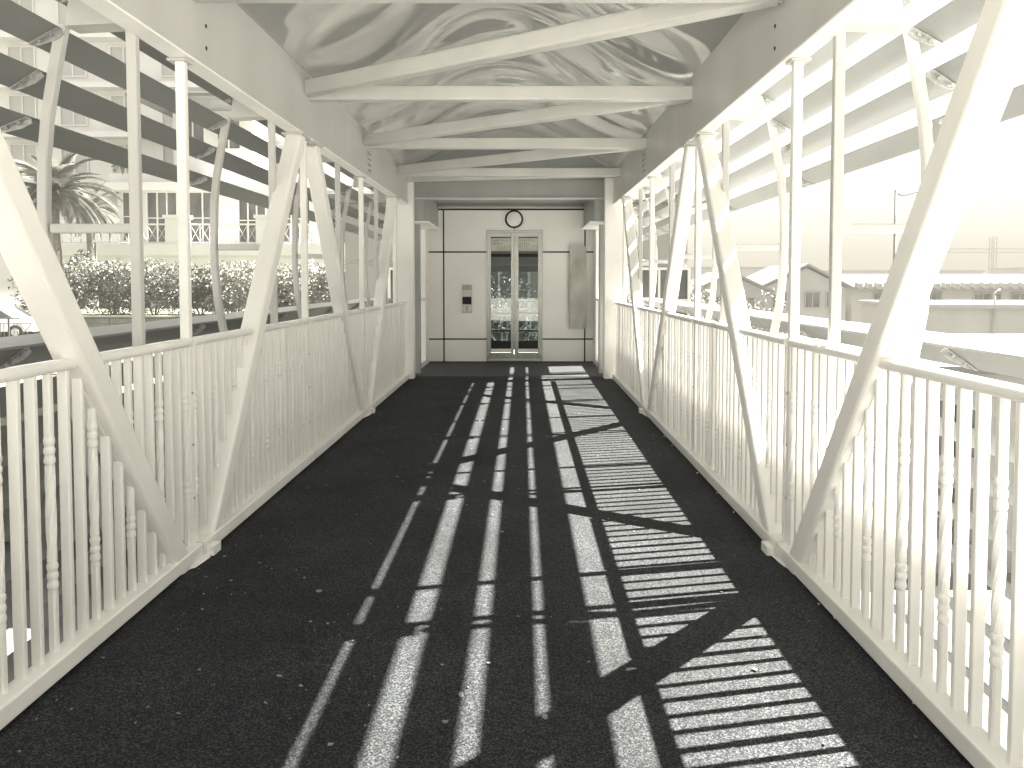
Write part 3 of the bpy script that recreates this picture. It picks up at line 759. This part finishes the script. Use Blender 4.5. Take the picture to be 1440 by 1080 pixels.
# parked car on the terrace, lower left
t = thing('parked_car', 'white car parked on the terrace behind the black fence', 'car', (-24.6, 36.0, -1.15))
prof = [(-2.1, .35), (-2.15, .75), (-1.5, .92), (-.8, 1.42), (.7, 1.46), (1.35, 1.0), (2.1, .85), (2.15, .35)]
m_ = MB(); rings = []
for x, s_ in ((-.85, .96), (-.8, 1), (.8, 1), (.85, .96)): rings.append([(p[0]*s_, x, p[1]*(.5+.5*s_)) for p in prof])
m_.loft(rings); m_.build('body', M['carpaint'], t)
for s_ in (-1, 1):
    MB().prism([(-1.35, .95), (-.78, 1.34), (.62, 1.38), (1.2, 1.0)], 'y', s_*.855, s_*.87).build('side_window', M['window'], t)
    for x in (-1.35, 1.35):
        wh = MB().tube([(x, s_*.72, .32), (x, s_*.9, .32)], .32, 18); w_ = wh.build('wheel', M['tyre'], t)
        MB().tube([(x, s_*.9, .32), (x, s_*.91, .32)], .18, 12).build('rim', M['bolt'], w_)
t.rotation_euler = (0, 0, R(8))

# ------- seen through the lift: far railing, shrubs, windows
t = thing('rear_balustrade', 'light ornamental balustrade seen through the glass lift', 'balustrade', (0, 17.2, 0))
for k in range(4):
    x0 = -2.0+k*1.05; m_ = MB()
    m_.box(x0, x0+1.0, 0, .03, .86, .90); m_.box(x0, x0+1.0, 0, .03, .40, .43); m_.box(x0, x0+1.0, 0, .03, .0, .03); m_.box(x0, x0+1.0, 0, .03, .74, .76)
    for q in (0, .68, .8, .92): m_.box(x0+q, x0+q+.03, .0, .03, .03, .86)
    m_.beam((x0+.05, .015, .43), (x0+.38, .015, .74), .03, .03, .002); m_.beam((x0+.38, .015, .43), (x0+.66, .015, .74), .03, .03, .002)
    m_.beam((x0+.05, .015, .05), (x0+.38, .015, .4), .03, .03, .002); m_.beam((x0+.66, .015, .05), (x0+.38, .015, .4), .03, .03, .002)
    m_.build('balustrade_panel', M['portal'], t)
fl(-2.4, 2.4, 15.9, 17.5, -.02, 'rear_walkway', M['concrete'], 'concrete walkway behind the glass lift', .2)
for i, (x, lab) in enumerate(((-1.6, 'dark shrub behind the lift, left of the door gap'), (.2, 'dark shrub seen through the middle of the lift doors'), (2.0, 'dark shrub seen through the right lift door'))):
    bush(x, 20.5, -1.2, 2.4, 1.6, 2.9, 1500, lab, 'leaf', .14, 70+i, 16)
t = thing('rear_house', 'house with large white framed windows seen through the lift', 'house', (0, 27, -1.2))
def RH(m_): m_.v = [(x, y-27, z+1.2) for x, y, z in m_.v]; return m_
RH(MB().box(-6, 6, 27, 32, -1.2, 4.2)).build('wall', M['stucco2'], t)
for x in (-4.4, -1.6, 1.2, 4.0): window(t, 0, x, x+2.0, -.2, 1.9, 27, 2, 2, RH)
RH(MB().box(-6.5, 6.5, 26.4, 32.5, 4.2, 4.5)).build('roof', M['roof'], t)

# ------- right side
def shed(name, x0, x1, y, dp, zw, zr, lab, cat, wins, z0=-6.2, rib=1.1, mw='farwall'):
    t = thing(name, lab, cat, ((x0+x1)/2, y, z0)); cx = (x0+x1)/2
    def T(m_): m_.v = [(a-cx, b-y, c-z0) for a, b, c in m_.v]; return m_
    T(MB().box(x0, x1, y, y+dp, z0, zw)).build('wall', M[mw], t)
    T(MB().prism([(y-.8, zw), (y+dp*.5, zr), (y+dp+.8, zw), (y+dp+.8, zw-.15), (y-.8, zw-.15)], 'x', x0-.5, x1+.5)).build('roof', M['roof'], t)
    n = int((x1-x0)/rib)
    if n < 120:
        for k in range(n):
            xx = x0+(k+.3)*rib
            T(MB().prism([(y-.95, zw-.1), (y-.95, zw+.55), (y+.1, zw+.75), (y+.1, zw+.1)], 'x', xx, xx+rib*.45)).build('roof_rib', M['stucco2'], t)
    for x, zz, ww, hh, a in wins: window(t, 0, x, x+ww, zz, zz+hh, y, a, 1, T, 'stucco2')
    return t, T
shed('workshop', 38, 86, 88, 14, .75, 2.4, 'long pale workshop with ribbed roof edge far right', 'workshop',
     [(52+k*4.2, -1.3, 3.0, 1.4, 3) for k in range(7)] + [(40.5, -1.3, 2.2, 1.5, 2), (46, -1.3, 2.2, 1.5, 2)])
t = thing('gabled_house', 'pale gabled house between the right hand posts', 'house', (31, 84, -6.2))
m_ = MB().prism([(26.6-31, 0), (35.6-31, 0), (35.6-31, 7.0), (31.3-31, 9.2), (26.6-31, 7.0)], 'y', 0, 12); m_.build('wall', M['farwall'], t)
m_ = MB().prism([(26.0-31, 6.9), (31.3-31, 9.4), (36.2-31, 6.9), (36.2-31, 7.15), (31.3-31, 9.65), (26.0-31, 7.15)], 'y', -.5, 12.5); m_.build('roof', M['roof'], t)
for x in (27.6, 31.2, 33.5): window(t, 0, x-31, x-31+1.5, 4.9, 6.5, 0, 2, 1, lambda q: q, 'stucco2')
t = thing('gabled_house', 'smaller pale house left of the gabled house on the right', 'house', (22, 80, -6.2))
m_ = MB().prism([(-4, 0), (4, 0), (4, 6.6), (0, 8.4), (-4, 6.6)], 'y', 0, 10); m_.build('wall', M['stucco2'], t)
m_ = MB().prism([(-4.5, 6.4), (0, 8.5), (4.5, 6.4), (4.5, 6.65), (0, 8.75), (-4.5, 6.65)], 'y', -.5, 10.5); m_.build('roof', M['roof'], t)
for x in (-2.6, .9): window(t, 0, x, x+1.5, 4.4, 6.0, 0, 2, 1, lambda q: q, 'stucco2')
t = thing('flat_annex', 'low flat roofed annex in front of the right workshop', 'building', (42, 60, -6.2))
MB().box(-9, 22, 0, 14, 0, 5.6).build('wall', M['farwall'], t)
MB().box(-9.3, 22.3, -.3, 14.3, 5.6, 5.9).build('coping', M['stucco2'], t)
MB().tube([(-5, -.2, 0), (-5, -.2, 6.9), (-4.6, -.2, 7.1)], .08, 8).build('pipe', M['portal'], t)
t = thing('street_building', 'pale building with many dark windows below the right railing', 'building', (16, 20, -6.2))
MB().box(-6, 16, 0, 12, 0, 5.3).build('wall', M['farwall'], t)
MB().box(-6.2, 16.2, -.2, 12.2, 5.3, 5.5).build('roof', M['roof'], t)
for k in range(7):
    for z in (.8, 3.1): window(t, 0, -5.2+k*3, -5.2+k*3+1.6, z, z+1.5, 0, 2, 2, lambda q: q, 'stucco2')
for k in range(4):
    fm = MB(); y0 = 1+k*2.8
    fm.box(-6.06, -6.002, y0, y0+1.6, 3.0, 4.5); fm.build('side_window', M['window'], t)
# foliage hill and iron fence seen between right posts
for i, (x, y, z, wd, h, lab) in enumerate(((9.6, 40, -4, 5, 4.6, 'grey green tree mass behind the far right posts'), (13.5, 46, -5, 6, 5.4, 'pale tree beyond the small grid fence on the right'), (6.2, 34, -3, 4, 4.4, 'shrub behind the last right hand post'))):
    bush(x, y, z, wd, 3.5, h, 4200, lab, 'leafpale', .28, 90+i, 24)
t = thing('iron_fence', 'small black grid fence beyond the right hand posts', 'fence', (12.2, 34, -1.6))
for k in range(9):
    x0 = -2.4+k*.6; m_ = MB()
    for z in (.05, .25, .45, .62): m_.box(x0, x0+.57, 0, .03, z, z+.03)
    for q in (0, .14, .28, .42, .56): m_.box(x0+q, x0+q+.02, .002, .028, 0, .68)
    m_.build('fence_panel', M['iron'], t)
struct(MB().box(9.2, 15.2, 33.6, 36, -6.2, -1.62).build('retaining_wall', M['concrete']), 'pale retaining wall carrying the small grid fence')
# street lamp
t = thing('street_lamp', 'grey street lamp with a single arm beyond the right truss', 'street lamp', (24.4, 50, -6.2))
MB().tube([(0, 0, 0), (0, 0, 6), (0, 0, 13.6)], [.14, .11, .08], 12).build('pole', M['farsteel'], t)
MB().tube([(0, 0, 13.4), (.5, 0, 13.25), (1.2, 0, 13.45), (1.9, 0, 13.6)], .05, 8).build('arm', M['farsteel'], t)
MB().loft([[(1.5, -.16, 13.55), (2.6, -.12, 13.75), (2.6, .12, 13.75), (1.5, .16, 13.55)], [(1.6, -.1, 13.68), (2.5, -.08, 13.85), (2.5, .08, 13.85), (1.6, .1, 13.68)]]).build('lamp_head', M['farsteel'], t)
# crane
t = thing('tower_crane', 'faint tower crane far away on the right horizon', 'crane', (202, 330, -6.2))
m_ = MB()
for sx in (-1, 1):
    for sy in (-1, 1): m_.box(sx-.12, sx+.12, sy-.12, sy+.12, 0, 27)
for k in range(12):
    m_.beam((-1, -1, k*2.2), (1, -1, (k+1)*2.2), .15, .15, .02, seg=1); m_.beam((1, 1, k*2.2), (-1, 1, (k+1)*2.2), .15, .15, .02, seg=1)
m_.build('mast', M['farsteel'], t)
m_ = MB()
for z in (20.0, 21.6): m_.box(-26, 22, -.5, .5, z, z+.22)
for k in range(24): m_.beam((-26+2*k, 0, 20), (-24+2*k, 0, 21.6), .15, .15, .02, seg=1)
m_.build('jib', M['farsteel'], t)
m_ = MB(); m_.box(17, 22, -1, 1, 17.6, 20); m_.build('counterweight', M['concrete'], t)
# distant blocks behind the workshop
for i, (x, y, wd, h, lab) in enumerate(((150, 300, 60, 11.5, 'faint long distant building under the crane'), (70, 260, 34, 12, 'faint distant block behind the right gables'), (230, 300, 70, 12.6, 'faint distant warehouse at the far right edge'))):
    t = thing('distant_building', lab, 'building', (x, y, -6.2))
    MB().box(-wd/2, wd/2, 0, 20, 0, h).build('wall', M['stucco2'], t)
    MB().box(-wd/2-.5, wd/2+.5, -.5, 20.5, h, h+.6).build('roof', M['roof'], t)

# ------------------------------------------------------------------ haze: closed box round everything, sky outside
mh = bpy.data.materials.new('pale_haze'); mh.use_nodes = True
n = mh.node_tree.nodes; n.clear(); o_ = n.new('ShaderNodeOutputMaterial'); pv = n.new('ShaderNodeVolumePrincipled')
pv.inputs['Color'].default_value = (.160, .158, .147, 1); pv.inputs['Density'].default_value = .003; pv.inputs['Anisotropy'].default_value = 0
mh.node_tree.links.new(pv.outputs[0], o_.inputs['Volume'])
hz = MB().box(-1000, 1000, -400, 1600, -7.6, 40).build('haze', mh); hz['kind'] = 'stuff'
hz['label'] = 'thin bright haze lying over the whole place'
